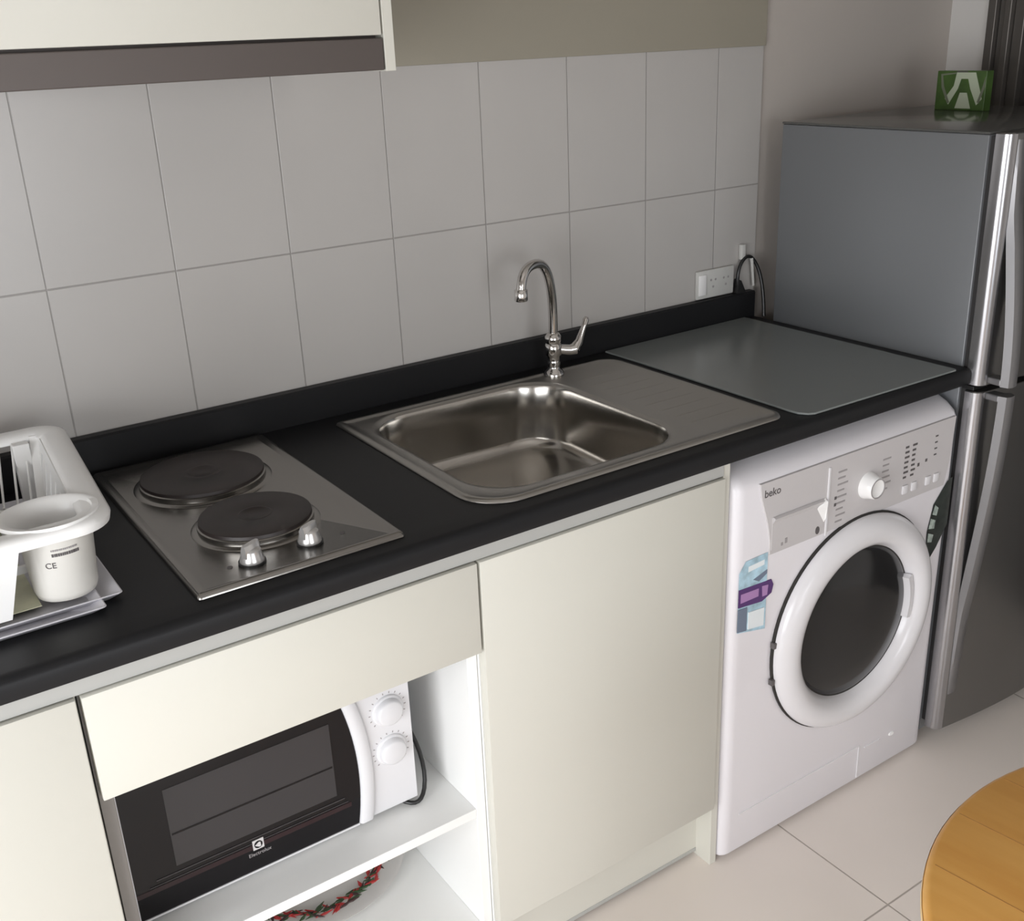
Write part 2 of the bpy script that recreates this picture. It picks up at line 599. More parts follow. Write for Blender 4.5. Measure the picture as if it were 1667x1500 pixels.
hd = thing('cooker_hood', 'slim grey brown cooker hood strip below the top left cupboard', 'cooker hood', (-0.26, -0.17, 1.50))
g = G(); g.box(-0.58, 0.0395, UY + 0.022, -0.012, 1.512, 1.587, 0.002); g.obj('hood_body', 'hood_metal', hd)
g = G(); g.box(-0.585, 0.0385, UY, UY + 0.02, 1.4985, 1.5405, 0.0015); g.obj('front_bar', 'hood_metal', hd)
g = G(); g.box(-0.56, 0.02, -0.31, -0.05, 1.505, 1.5115); g.obj('grease_filter', 'steel_dull', hd)

# ------------------------------------------------------------------ hob
hb = thing('electric_hob', 'two ring stainless steel electric hob set into the black worktop', 'hob', (-0.25, -0.3, T))
g = G()
X0, X1, Y0, Y1 = -0.395, -0.098, -0.562, -0.040


def rl(i, z, r):
    return [(x, y, z) for x, y in rrect(X0 + i, X1 - i, Y0 + i, Y1 - i, r, 4)]


g.loft([rl(0.020, T - 0.02, 0.002), rl(0.020, T, 0.002), rl(0.0, T + 0.0008, 0.006), rl(0.0006, T + 0.0035, 0.006), rl(0.004, T + 0.0075, 0.005),
        rl(0.010, T + 0.0075, 0.004), rl(0.016, T + 0.0048, 0.003)], cap1=True)
g.obj('hob_top', 'steel_dull', hb, smooth=50)
TH = T + 0.0048


def plate(cx, cy, r):
    g = G()
    g.lathe([(r + 0.012, 0), (r + 0.009, 0.0025), (r + 0.003, 0.003), (r + 0.003, 0.0095), (r + 0.001, 0.011), (r - 0.002, 0.011)], (cx, cy, TH), n=64)
    p = g.obj('burner_ring', 'steel_dull', hb, smooth=50)
    g = G()
    pr = [(r + 0.001, 0.011), (r, 0.0155), (r - 0.004, 0.0165)]
    q = r - 0.012
    while q > 0.024:
        pr += [] if q > 0.03 else [(q + 0.003, 0.0165), (q + 0.0018, 0.0161), (q, 0.0161), (q - 0.0012, 0.0165)]
        q -= 0.011
    pr += [(0.022, 0.0165), (0.019, 0.0145), (0.001, 0.0145)]
    g.lathe(pr, (cx, cy, TH), n=64)
    g.obj('hot_plate', 'hot_plate', hb, smooth=35)


plate(-0.256, -0.184, 0.095)
plate(-0.251, -0.394, 0.080)
for kx, ky, ang in ((-0.302, -0.508, 0.5), (-0.216, -0.502, 0.5)):
    g = G()
    g.lathe([(0.0165, 0.0), (0.0165, 0.004), (0.0145, 0.008), (0.0135, 0.016), (0.010, 0.019), (0.001, 0.0195)], (kx, ky, TH + 0.002), n=32)
    M = Matrix.Translation((kx, ky, TH + 0.002)) @ Matrix.Rotation(ang, 4, 'Z')
    g.loft([[M @ Vector((x * 0.0145, y * 0.0055 * w, h)) for x, y in [(-1, -0.6), (-0.6, -1), (0.6, -1), (1, -0.6), (1, 0.6), (0.6, 1), (-0.6, 1), (-1, 0.6)]]
            for h, w in ((0.008, 1.3), (0.021, 1.1), (0.0255, 0.7))])
    k = g.obj('control_knob', 'knob_silver', hb, smooth=40)
    g = G(); g.lathe([(0.0185, 0.0), (0.0185, 0.002)], (kx, ky, TH), n=32); g.obj('knob_collar', 'black_plastic', k)
for px, py in ((-0.332, -0.505), (-0.167, -0.503)):
    g = G(); g.lathe([(0.0035, 0), (0.0035, 0.0006)], (px, py, TH), n=16); g.obj('printed_mark', 'print_grey', hb)

# ------------------------------------------------------------------ sink
sk = thing('kitchen_sink', 'stainless steel inset sink with rounded bowl and ribbed drainer on its right', 'sink', (0.35, -0.3, T))
g = G()
SX0, SX1, SY0, SY1 = 0.028, 0.668, -0.562, -0.068
BR = (0.085, 0.085, 0.085, 0.085)


def so(i, z, r):
    return [(x, y, z) for x, y in rrect(SX0 + i, SX1 - i, SY0 + i, SY1 - i, r, 10)]


def bl(i, z, rr=0.0):
    return [(x, y, z) for x, y in rrect(0.068 + i, 0.474 - i, -0.522 + i, -0.098 - i, 0.088 - rr, 10)]


RS = (0.045, 0.008, 0.075, 0.030)
rim = [so(0.0, T + 0.0008, RS), so(0.001, T + 0.004, RS), so(0.005, T + 0.006, [max(r - 0.004, 0.003) for r in RS]),
       so(0.011, T + 0.006, [max(r - 0.01, 0.002) for r in RS]), so(0.016, T + 0.0035, [max(r - 0.014, 0.0015) for r in RS])]
bowl = [bl(-0.010, T + 0.0035), bl(-0.004, T + 0.0030), bl(0.0, T - 0.001), bl(0.002, T - 0.008), bl(0.003, T - 0.05), bl(0.005, T - 0.106),
        bl(0.009, T - 0.118), bl(0.018, T - 0.126, 0.002), bl(0.030, T - 0.129, 0.006), bl(0.08, T - 0.131, 0.03), bl(0.15, T - 0.133, 0.06)]
g.loft(rim + bowl[:3], cap0=False, cap1=False)
g.obj('sink_top', 'steel', sk, smooth=60)
g = G()
g.loft(bowl[2:], cap0=False, cap1=True)
g.obj('basin', 'basin_steel', sk, smooth=60)
g = G()
for k in range(9):
    y = -0.16 - k * 0.040
    g.tube([(0.512, y, T + 0.0022), (0.525, y, T + 0.0026), (0.60, y, T + 0.0026), (0.632, y, T + 0.0022)], 0.0016, 8)
g.obj('drainer_ribs', 'steel', sk, smooth=60)
g = G(); g.lathe([(0.036, 0.0), (0.036, 0.002), (0.030, 0.003), (0.024, 0.001), (0.001, 0.001)], (0.27, -0.31, T - 0.1325), n=32)
g.obj('drain_strainer', 'steel_bright', sk, smooth=40)
g = G(); g.box(0.070, 0.0735, -0.205, -0.165, T - 0.034, T - 0.020, 0.001)
g.obj('overflow_slot', 'dark_gap', sk)

# ------------------------------------------------------------------ tap
tp = thing('kitchen_tap', 'chrome swan neck tap with side lever behind the sink bowl', 'tap', (0.502, -0.095, T + 0.0035))
tx, ty, tz = 0.502, -0.095, T + 0.0035
g = G()
g.lathe([(0.021, 0), (0.0215, 0.004), (0.018, 0.010), (0.013, 0.014), (0.012, 0.020), (0.014, 0.026), (0.0125, 0.030), (0.0125, 0.040),
         (0.0165, 0.044), (0.0175, 0.055), (0.0165, 0.064), (0.0145, 0.067), (0.0165, 0.071), (0.0165, 0.080), (0.0135, 0.085), (0.0105, 0.088)],
        (tx, ty, tz), n=32)
g.obj('tap_body', 'chrome', tp, smooth=60)
g = G()
d = Vector((-0.102, -0.043, 0))
pts = bez((tx, ty, tz + 0.085), (tx + 0.004, ty + 0.002, tz + 0.155), (tx + 0.0, ty, tz + 0.232), (tx + d.x * 0.52, ty + d.y * 0.52, tz + 0.236), 14)
e = Vector((tx, ty, tz)) + d
pts += bez(pts[-1], (tx + d.x * 0.86, ty + d.y * 0.86, tz + 0.238), (e.x + 0.003, e.y + 0.002, tz + 0.222), (e.x, e.y, tz + 0.196), 10)[1:]
g.tube(pts, 0.0094, 16)
sp = g.obj('spout', 'chrome', tp, smooth=60)
g = G(); g.lathe([(0.0115, -0.020), (0.0128, -0.018), (0.0128, 0.001), (0.0100, 0.003)], (e.x - 0.0006, e.y, tz + 0.196), n=24)
g.obj('aerator', 'steel_bright', sp, smooth=60)
g = G()
g.tube([(tx + 0.006, ty - 0.003, tz + 0.054), (tx + 0.030, ty - 0.014, tz + 0.050), (tx + 0.042, ty - 0.019, tz + 0.052)], [0.010, 0.0105, 0.012], 14)
g.tube([(tx + 0.040, ty - 0.018, tz + 0.052), (tx + 0.050, ty - 0.020, tz + 0.066), (tx + 0.060, ty - 0.022, tz + 0.092), (tx + 0.066, ty - 0.022, tz + 0.108),
        (tx + 0.068, ty - 0.022, tz + 0.113)], [0.0115, 0.008, 0.0055, 0.0065, 0.003], 12)
g.obj('lever', 'chrome', tp, smooth=60)

# ------------------------------------------------------------------ grey sheet on the worktop
g = G()
o_ = [(1.112, -0.024), (0.686, -0.030), (0.688, -0.545), (0.690, -0.565), (0.700, -0.580), (0.712, -0.586), (1.108, -0.592), (1.112, -0.588)]
g.prism(o_, T + 0.0004, T + 0.0045)
tag(g.obj('counter_mat', 'mat_grey', bevel=0.0012), 'smooth grey green sheet lying on the worktop between sink and fridge', 'mat')

# ------------------------------------------------------------------ socket, plug and cord
sc = thing('power_socket', 'white double wall socket low on the tiles near the fridge', 'socket', (1.03, 0.0, 0.985))
g = G(); g.box(0.972, 1.088, -0.009, -0.0005, 0.957, 1.022, 0.003); g.obj('socket_plate', 'socket_white', sc, smooth=40)
g = G(); g.box(0.976, 0.998, -0.0125, -0.0085, 0.966, 1.013, 0.0015); g.obj('rocker_switch', 'knob_white', sc, smooth=40)
for ox in (1.022, 1.062):
    g = G()
    for a, b in ((-0.007, 0.008), (0.007, 0.008), (0.0, -0.008)):
        g.lathe([(0.0028, 0.0), (0.0028, 0.0008)], (ox + a, -0.0089, 0.99 + b), axis='-Y', n=10)
    g.obj('socket_holes', 'print_light', sc)
g = G(); g.box(1.108, 1.122, -0.012, -0.0005, 1.030, 1.066, 0.003)
tag(g.obj('cable_clip', 'socket_white', smooth=40), 'small white clip on the tiles above the black cable loop', 'clip')
pc = thing('mains_cable', 'black power cord looping over the upstand beside the fridge', 'cord', (1.12, -0.03, 0.955))
g = G()
g.tube(bez((1.098, -0.014, 0.962), (1.085, -0.014, 1.02), (1.118, -0.012, 1.045), (1.138, -0.012, 1.034), 12)
       + bez((1.138, -0.012, 1.034), (1.160, -0.014, 1.018), (1.166, -0.03, 0.98), (1.158, -0.042, 0.895), 12)[1:], 0.0042, 8)
g.obj('cable', 'black_plastic', pc, smooth=60)
g = G(); g.tube([(1.140, -0.012, 1.032), (1.142, -0.012, 1.022), (1.150, -0.012, 0.965)], [0.005, 0.004, 0.003], 8)
g.obj('plug', 'socket_white', pc, smooth=60)
g = G(); g.prism([(1.090, 0.9555), (1.118, 0.9555), (1.102, 0.985), (1.095, 0.988)], -0.020, -0.004, axis='Y'); g.obj('adapter', 'black_plastic', pc)

# ------------------------------------------------------------------ washing machine
wm = thing('washing_machine', 'white front loading washing machine under the worktop between cabinet and fridge', 'washing machine', (0.827, -0.3, 0))
MX0, MX1, MY = 0.516, 1.139, -0.592
mw_ = MX1 - MX0
g = G()
prof = [(-0.03, 0.012), (MY + 0.004, 0.012), (MY, 0.018), (MY, 0.40), (MY - 0.002, 0.60), (MY - 0.001, 0.795), (MY + 0.004, 0.806), (MY + 0.022, 0.820),
        (MY + 0.050, 0.832), (MY + 0.085, 0.838), (-0.03, 0.838)]
# body lofted across x with rounded front corners
xs = [(MX0, 0.022), (MX0 + 0.0015, 0.014), (MX0 + 0.006, 0.006), (MX0 + 0.014, 0.0015), (MX0 + 0.024, 0.0), (MX1 - 0.024, 0.0), (MX1 - 0.014, 0.0015),
      (MX1 - 0.006, 0.006), (MX1 - 0.0015, 0.014), (MX1, 0.022)]
g.loft([[(x, (y + dy if y < -0.2 else y), z) for y, z in prof] for x, dy in xs])
g.obj('body', 'washer_white', wm, smooth=50)
for fx in (MX0 + 0.05, MX1 - 0.05):
    for fy in (-0.54, -0.09):
        g = G(); g.lathe([(0.018, 0.0), (0.018, 0.013)], (fx, fy, 0.0), n=16)
        g.obj('foot', 'black_plastic', wm)
# control fascia with curved left edge
F = MY - 0.0025
g = G()
o_ = [(0.572, 0.800), (0.576, 0.775), (0.586, 0.745), (0.596, 0.715), (0.602, 0.685), (0.603, 0.655), (1.105, 0.655), (1.118, 0.72), (1.122, 0.800)]
g.prism(o_, F - 0.0015, MY + 0.002, axis='Y')
fa = g.obj('control_panel', 'washer_panel', wm, bevel=0.001)
FY = F - 0.0015
# detergent drawer: handle recess shown as an inset with wedge lip
g = G()
g.box(0.606, 0.742, FY - 0.001, FY + 0.001, 0.664, 0.728)
dd = g.obj('detergent_drawer', 'washer_panel', fa)
g = G()
g.loft([[(x, FY - 0.001, 0.7285), (x, FY - 0.007, 0.7265), (x, FY - 0.001, 0.716)] for x in (0.607, 0.735)])
g.obj('drawer_lip', 'washer_panel', dd)
g = G()
g.loft([[(0.722, FY - 0.001, 0.712), (0.742, FY - 0.001, 0.728), (0.742, FY - 0.001, 0.680)], [(0.741, FY - 0.007, 0.712), (0.7425, FY - 0.008, 0.722), (0.7425, FY - 0.006, 0.690)]])
g.obj('drawer_wedge', 'knob_white', dd)
g = G(); g.box(0.7475, 0.7525, FY - 0.002, FY + 0.001, 0.650, 0.786, 0.0008); g.obj('trim_line', 'washer_ring', fa)
# knob
kx, kz = 0.862, 0.721
g = G(); g.lathe([(0.027, 0.0), (0.026, 0.006), (0.023, 0.014), (0.0215, 0.022), (0.0195, 0.024), (0.0165, 0.0225), (0.001, 0.0225)], (kx, FY, kz), axis='-Y', n=40)
kn = g.obj('program_knob', 'knob_white', fa, smooth=50)
g = G(); g.lathe([(0.0198, 0.0235), (0.0200, 0.0248), (0.0180, 0.0248), (0.0178, 0.0235)], (kx, FY, kz), axis='-Y', n=40, cap0=False, cap1=False)
g.obj('knob_ring', 'print_light', kn)
# printed programme lists
rows = G()
rows2 = G()
random.seed(7)
for k in range(9):
    z = 0.768 - k * 0.0125
    rows.box(0.775, 0.775 + random.uniform(0.018, 0.034), FY - 0.0006, FY + 0.0003, z, z + 0.0032)
rows.obj('printed_list', 'print_light', fa)
rows = G()
for k in range(6):
    z = 0.760 - k * 0.0125
    rows.box(0.902, 0.902 + random.uniform(0.018, 0.030), FY - 0.0006, FY + 0.0003, z, z + 0.0032)
rows.obj('printed_list', 'print_light', fa)
for x in (0.968, 0.990):
    rows2 = G()
    for k in range(7):
        z = 0.768 - k * 0.0105
        rows2.box(x, x + random.uniform(0.009, 0.014), FY - 0.0006, FY + 0.0003, z, z + 0.0042)
    rows2.obj('printed_column', 'print_grey', fa)
rows2 = G()
for k in range(4):
    z = 0.770 - k * 0.013
    rows2.box(1.060, 1.068, FY - 0.0006, FY + 0.0003, z, z + 0.003)
rows2.obj('printed_column', 'print_grey', fa)
for x0_, x1_, z0_, z1_ in ((1.010, 1.016, 0.720, 0.727), (1.034, 1.040, 0.724, 0.730), (0.769, 0.7745, 0.7165, 0.7225), (0.769, 0.7745, 0.7030, 0.7090)):
    g = G(); g.box(x0_, x1_, FY - 0.0006, FY + 0.0003, z0_, z1_); g.obj('printed_symbol', 'print_grey', fa)
for bx in (0.968, 0.996, 1.040, 1.066):
    g = G(); g.box(bx, bx + 0.016, FY - 0.003, FY + 0.0003, 0.672, 0.690, 0.0012); g.obj('push_button', 'washer_ring', fa, smooth=40)
g = G(); g.lathe([(0.0065, 0.0), (0.0065, 0.001)], (0.726, FY - 0.001, 0.668), axis='-Y', n=16, sx=0.8, sy=1.2); g.obj('badge_dot', 'print_grey', dd)
g = G(); g.box(0.640, 0.646, FY - 0.0016, FY - 0.0008, 0.668, 0.678); g.box(0.630, 0.635, FY - 0.0016, FY - 0.0008, 0.666, 0.672); g.obj('drawer_marks', 'print_light', dd)
text_mesh('brand_lettering', 'beko', 0.0205, faceM(0.603, FY, 0.778), 'print_grey', fa, bold=0.0002)
# door
DX, DZ = 0.852, 0.432
g = G()
g.lathe([(0.229, 0.0), (0.231, 0.003), (0.231, 0.006), (0.227, 0.008)], (DX, MY, DZ), axis='-Y', n=72)
g.obj('door_gap', 'dark_gap', wm, smooth=50)
g = G()
g.lathe([(0.227, 0.006), (0.228, 0.010), (0.225, 0.019), (0.216, 0.028), (0.203, 0.034), (0.190, 0.035), (0.178, 0.031), (0.168, 0.022), (0.161, 0.008), (0.159, 0.002)],
        (DX, MY, DZ), axis='-Y', n=96, cap0=False, cap1=False)
dro = g.obj('door', 'washer_ring', wm, smooth=60)
g = G()
g.lathe([(0.160, 0.002), (0.157, 0.005), (0.150, 0.008), (0.125, 0.014), (0.09, 0.018), (0.05, 0.020), (0.02, 0.0208), (0.001, 0.021)], (DX, MY - 0.004, DZ), axis='-Y', n=72)
g.obj('door_glass', 'drum_dark', dro, smooth=60)
g = G()
a0, a1 = math.radians(-14), math.radians(22)
L0, L1, L2, L3 = [], [], [], []
for k in range(13):
    a = a0 + (a1 - a0) * k / 12
    for L, r, h in ((L0, 0.158, 0.004), (L1, 0.163, 0.020), (L2, 0.150, 0.022), (L3, 0.146, 0.006)):
        L.append((DX + r * math.cos(a), MY - 0.004 - h, DZ + r * math.sin(a)))
g.loft([[L0[k], L1[k], L2[k], L3[k]] for k in range(13)])
g.obj('door_handle', 'washer_ring', dro, smooth=50)
for hz in (DZ + 0.03, DZ - 0.05):
    g = G(); g.box(DX - 0.232, DX - 0.224, MY - 0.012, MY - 0.002, hz - 0.006, hz + 0.006, 0.001); g.obj('hinge_pin', 'print_grey', dro)
# service flap lines at the bottom
g = G()
g.box(0.560, 0.915, MY - 0.0012, MY + 0.001, 0.099, 0.102)
g.box(0.915, 0.918, MY - 0.0012, MY + 0.001, 0.020, 0.102)
g.box(0.935, 0.985, MY - 0.0012, MY + 0.001, 0.088, 0.091)
g.obj('service_flap', 'washer_ring', wm)
g = G(); g.lathe([(0.007, 0.0), (0.006, 0.0015)], (1.025, MY, 0.085), axis='-Y', n=16, sx=1.3, sy=0.7); g.obj('flap_screw', 'knob_white', wm)


def sticker(name, label, parts_, y):
    t = thing(name, label, 'sticker', (parts_[0][0][0][0], y, parts_[0][0][0][1]))
    for i, (pts, m, nm) in enumerate(parts_):
        g = G(); g.prism(pts, y - 0.0004 - 0.00025 * i, y, axis='Y')
        g.obj(nm, m, t)
    return t


sy_ = MY - 0.0026
sticker('energy_sticker', 'pale blue sticker with a purple band on the left side of the washing machine front', [
    ([(0.530, 0.640), (0.545, 0.660), (0.600, 0.662), (0.602, 0.505), (0.530, 0.520)], 'sticker_blue', 'paper'),
    ([(0.552, 0.648), (0.592, 0.650), (0.592, 0.640), (0.552, 0.637)], 'sticker_white', 'printed_box'),
    ([(0.565, 0.618), (0.600, 0.628), (0.600, 0.620), (0.580, 0.610)], 'sticker_slate', 'printed_stroke'),
    ([(0.530, 0.608), (0.612, 0.604), (0.618, 0.592), (0.614, 0.576), (0.590, 0.566), (0.530, 0.572)], 'sticker_purple', 'printed_band'),
    ([(0.535, 0.598), (0.580, 0.596), (0.580, 0.580), (0.535, 0.580)], 'sticker_lilac', 'printed_panel'),
    ([(0.588, 0.598), (0.604, 0.596), (0.602, 0.576), (0.590, 0.576)], 'sticker_lilac', 'printed_seal'),
    ([(0.530, 0.568), (0.552, 0.567), (0.552, 0.519), (0.530, 0.522)], 'sticker_slate', 'printed_column'),
    ([(0.556, 0.555), (0.596, 0.552), (0.596, 0.515), (0.556, 0.520)], 'sticker_white', 'printed_field'),
], sy_)
sticker('dark_sticker', 'dark green label curling at the right edge of the washing machine front', [
    ([(1.134, 0.665), (1.118, 0.660), (1.080, 0.618), (1.068, 0.560), (1.070, 0.535), (1.074, 0.500), (1.084, 0.492), (1.105, 0.515), (1.134, 0.560)], 'sticker_dark', 'paper'),
    ([(1.086, 0.616), (1.098, 0.606), (1.094, 0.590), (1.080, 0.596)], 'sticker_pale', 'printed_leaf'),
    ([(1.076, 0.588), (1.092, 0.580), (1.090, 0.562), (1.072, 0.566)], 'sticker_pale', 'printed_leaf'),
    ([(1.072, 0.556), (1.090, 0.548), (1.086, 0.532), (1.072, 0.536)], 'sticker_pale', 'printed_leaf'),
], MY - 0.0028)

# ------------------------------------------------------------------ fridge
fr = thing('refrigerator', 'grey two door refrigerator with curved bar handles at the right end', 'refrigerator', (1.43, -0.33, 0))
FX0, FX1 = 1.150, 1.715
g = G(); g.box(FX0, FX1, -0.577, -0.078, 0.03, 1.333, 0.003); g.obj('body', 'fridge_side', fr, smooth=40)
g = G(); g.box(FX0 - 0.001, FX1 + 0.001, -0.578, -0.077, 1.333, 1.338, 0.002); g.obj('top_cover', 'fridge_top', fr, smooth=40)
g = G(); g.box(FX0 + 0.006, FX1 - 0.006, -0.588, -0.577, 0.06, 1.33); g.obj('door_gasket', 'gasket', fr)
for fx in (FX0 + 0.04, FX1 - 0.04):
    for fy in (-0.53, -0.12):
        g = G(); g.lathe([(0.02, 0.0), (0.02, 0.031)], (fx, fy, 0.0), n=16)
        g.obj('foot', 'black_plastic', fr)


def fdoor(z0, z1, name):
    # plan outline: rounded left edge and bowed front
    o = [(FX0, -0.588), (FX0, -0.606), (FX0 + 0.003, -0.613), (FX0 + 0.009, -0.618), (FX0 + 0.016, -0.620)]
    for k in range(1, 12):
        t = k / 12
        o.append((FX0 + 0.016 + (FX1 - FX0 - 0.032) * t, -0.620 - 0.020 * math.sin(math.pi * t)))
    o += [(FX1 - 0.016, -0.620), (FX1 - 0.004, -0.614), (FX1, -0.606), (FX1, -0.588)]
    g = G(); g.prism(o, z0, z1)
    d = g.obj(name, 'fridge_door', fr, smooth=50, bevel=0.002)
    g = G()
    o = [(FX0 - 0.0012, -0.590), (FX0 - 0.0012, -0.606), (FX0 + 0.002, -0.6145), (FX0 + 0.009, -0.6195), (FX0 + 0.018, -0.6215), (FX0 + 0.018, -0.6190),
         (FX0 + 0.009, -0.617), (FX0 + 0.002, -0.606), (FX0 + 0.002, -0.590)]
    g.prism(o, z0 + 0.002, z1 - 0.002)
    g.obj('edge_trim', 'fridge_trim', d, smooth=50)
    return d


d1 = fdoor(0.858, 1.337, 'freezer_door')
d2 = fdoor(0.050, 0.846, 'fridge_door')


def handle(z_root, z_end, d, out):
    """band that lies flush on the door and bows away from it towards the gap between the doors"""
    L = []
    n = 24
    w = 0.036
    th = 0.019
    x = FX0 + 0.020
    for k in range(n + 1):
        t = k / n
        z = z_root + (z_end - z_root) * t
        q = max(0.0, (t - 0.28) / 0.72)
        y = -0.617 - out * (math.sin(q * math.pi / 2) ** 1.2)
        tt = th * min(1.0, 0.35 + t * 1.6)
        L.append([(x, y, z), (x + 0.004, y - tt * 0.8, z), (x + w * 0.35, y - tt, z), (x + w * 0.8, y - tt * 0.9, z), (x + w, y - tt * 0.2, z), (x + w * 0.8, y + 0.002, z)])
    g = G()
    g.loft(L)
    h = g.obj('handle', 'fridge_handle', d, smooth=50)
    g = G()
    s = 1 if z_end < z_root else -1
    g.box(FX0 + 0.022, FX0 + 0.050, -0.617 - out, -0.618, min(z_end, z_end + s * 0.014), max(z_end, z_end + s * 0.014), 0.003)
    g.obj('handle_mount', 'fridge_handle', h)


handle(1.325, 0.862, d1, 0.032)
handle(0.14, 0.843, d2, 0.032)
g = G(); g.box(FX0 + 0.002, FX0 + 0.05, -0.606, -0.580, 0.8475, 0.8565, 0.001); g.obj('hinge_cover', 'black_plastic', fr)

# green carton on top of the fridge
bx = thing('green_carton', 'small green carton with pale slanted strokes on top of the refrigerator', 'box', (1.61, -0.23, 1.338))
BX = 1.560
g = G(); g.box(BX, 1.585, -0.290, -0.165, 1.338, 1.4225, 0.001); g.obj('carton', 'box_green', bx)


def bxp(pts, m, nm, h=0.0006):
    g = G()
    # u: 0 (left in view, y=-0.165) .. 1 (y=-0.290); v: 0..1 height
    g.prism([(-0.165 - 0.125 * u, 1.338 + 0.0845 * v) for u, v in pts], BX - h, BX + 0.0005, axis='X')
    g.obj(nm, m, bx)


bxp([(0.40, 0.96), (0.78, 0.96), (0.95, 0.30), (0.85, 0.14), (0.70, 0.55), (0.64, 0.80), (0.50, 0.80), (0.45, 0.55), (0.28, 0.14), (0.20, 0.30), (0.36, 0.62)], 'box_white', 'printed_arch')
bxp([(0.42, 0.05), (0.50, 0.45), (0.64, 0.45), (0.74, 0.05)], 'box_white', 'printed_wedge', 0.0008)
bxp([(0.08, 0.92), (0.40, 0.96), (0.40, 0.93), (0.12, 0.88), (0.16, 0.60), (0.30, 0.20), (0.26, 0.16), (0.11, 0.58)], 'box_grey', 'printed_line', 0.0009)
bxp([(0.98, 0.86), (0.94, 0.60), (0.86, 0.22), (0.90, 0.18), (0.99, 0.60)], 'box_grey', 'printed_line', 0.0010)
bxp([(0.40, 0.99), (0.62, 0.99), (0.62, 0.965), (0.40, 0.965)], 'print_grey', 'printed_bar', 0.0011)

# ------------------------------------------------------------------ microwave
mo = thing('microwave_oven', 'white microwave with black glass door standing in the open niche under the hob', 'microwave', (-0.30, -0.3, 0.3895))
AX0, AX1, AY, AZ0, AZ1 = -0.532, -0.085, -0.497, 0.402, 0.655
g = G(); g.box(AX0 + 0.002, AX1, AY + 0.012, -0.14, AZ0, AZ1, 0.004); g.obj('casing', 'micro_white', mo, smooth=40)
for fx in (AX0 + 0.04, AX1 - 0.04):
    for fy in (AY + 0.04, -0.18):
        g = G(); g.lathe([(0.010, 0), (0.010, AZ0 + 0.001 - 0.3895)], (fx, fy, 0.3895), n=12)
        g.obj('foot', 'black_plastic', mo)


def arc_x(z, x0=-0.201, b=0.019):
    t = (z - AZ0) / (AZ1 - AZ0)
    return x0 + b * (1 - (2 * (t - 0.35)) ** 2 * 0.9)


zs = [AZ0 + (AZ1 - AZ0) * k / 16 for k in range(17)]
g = G()
g.prism([(AX0, AZ0), ] + [(arc_x(z), z) for z in zs] + [(AX0, AZ1)], AY - 0.004, AY + 0.012, axis='Y')
mdr = g.obj('door', 'micro_glass', mo, bevel=0.001)
mdr['label'] = 'black glass door'
g = G(); g.prism([(AX0 - 0.0015, AZ0 - 0.003), (arc_x(AZ0), AZ0 - 0.003), (arc_x(AZ0), AZ0), (AX0 + 0.002, AZ0), (AX0 + 0.002, AZ1), (AX0 - 0.0015, AZ1)], AY - 0.005, AY + 0.011, axis='Y')
g.obj('door_trim', 'micro_white', mdr)
g = G(); g.prism([(-0.470, 0.470), (-0.222, 0.470), (-0.222, 0.600), (-0.470, 0.600)], AY - 0.0046, AY - 0.0036, axis='Y')
vw = g.obj('viewing_window', 'micro_mesh', mdr)
g = G(); g.box(-0.50, -0.21, AY - 0.0048, AY - 0.0036, 0.4585, 0.4605); g.box(-0.51, -0.205, AY - 0.0048, AY - 0.0036, 0.4505, 0.4520)
g.obj('printed_line', 'micro_mesh', mdr)
g = G(); g.box(-0.468, -0.224, AY - 0.0050, AY - 0.0042, 0.5225, 0.5255); g.obj('rack_reflection', 'micro_glass', vw)  # reflection of the rack, drawn as a dark line on the window
g = G(); g.box(-0.53, -0.20, AY - 0.0045, AY - 0.0036, 0.440, 0.4480); g.obj('tinted_band', 'micro_red', mdr)
g = G()
g.loft([[(arc_x(z) + 0.0005, AY + 0.010, z), (arc_x(z) + 0.0005, AY - 0.006, z), (arc_x(z) + 0.004, AY - 0.0095, z), (arc_x(z) + 0.020, AY - 0.0095, z),
         (arc_x(z) + 0.024, AY - 0.006, z), (arc_x(z) + 0.024, AY + 0.010, z)] for z in zs])
g.obj('door_handle', 'micro_white', mo, smooth=50)
g = G()
g.prism([(arc_x(z) + 0.0245, z) for z in zs] + [(AX1, AZ1), (AX1, AZ0)], AY - 0.003, AY + 0.0115, axis='Y')
cp = g.obj('control_panel', 'micro_white', mo, bevel=0.001)
for z in (0.583, 0.511):
    g = G()
    g.lathe([(0.0265, 0.0), (0.0265, 0.002), (0.0245, 0.004), (0.0225, 0.004), (0.0218, 0.009), (0.0205, 0.013), (0.018, 0.0145), (0.001, 0.0145)], (-0.124, AY - 0.003, z), axis='-Y', n=40)
    kn = g.obj('control_knob', 'micro_white', cp, smooth=50)
    g = G()
    for k in range(14):
        a = math.radians(-40 + 260 * k / 13)
        g.box(-0.0007, 0.0007, AY - 0.0034, AY - 0.0028, 0.029, 0.032, M=Matrix.Translation((-0.124, 0, z)) @ Matrix.Rotation(a - math.pi / 2, 4, 'Y'))
    g.obj('dial_marks', 'print_light', cp)
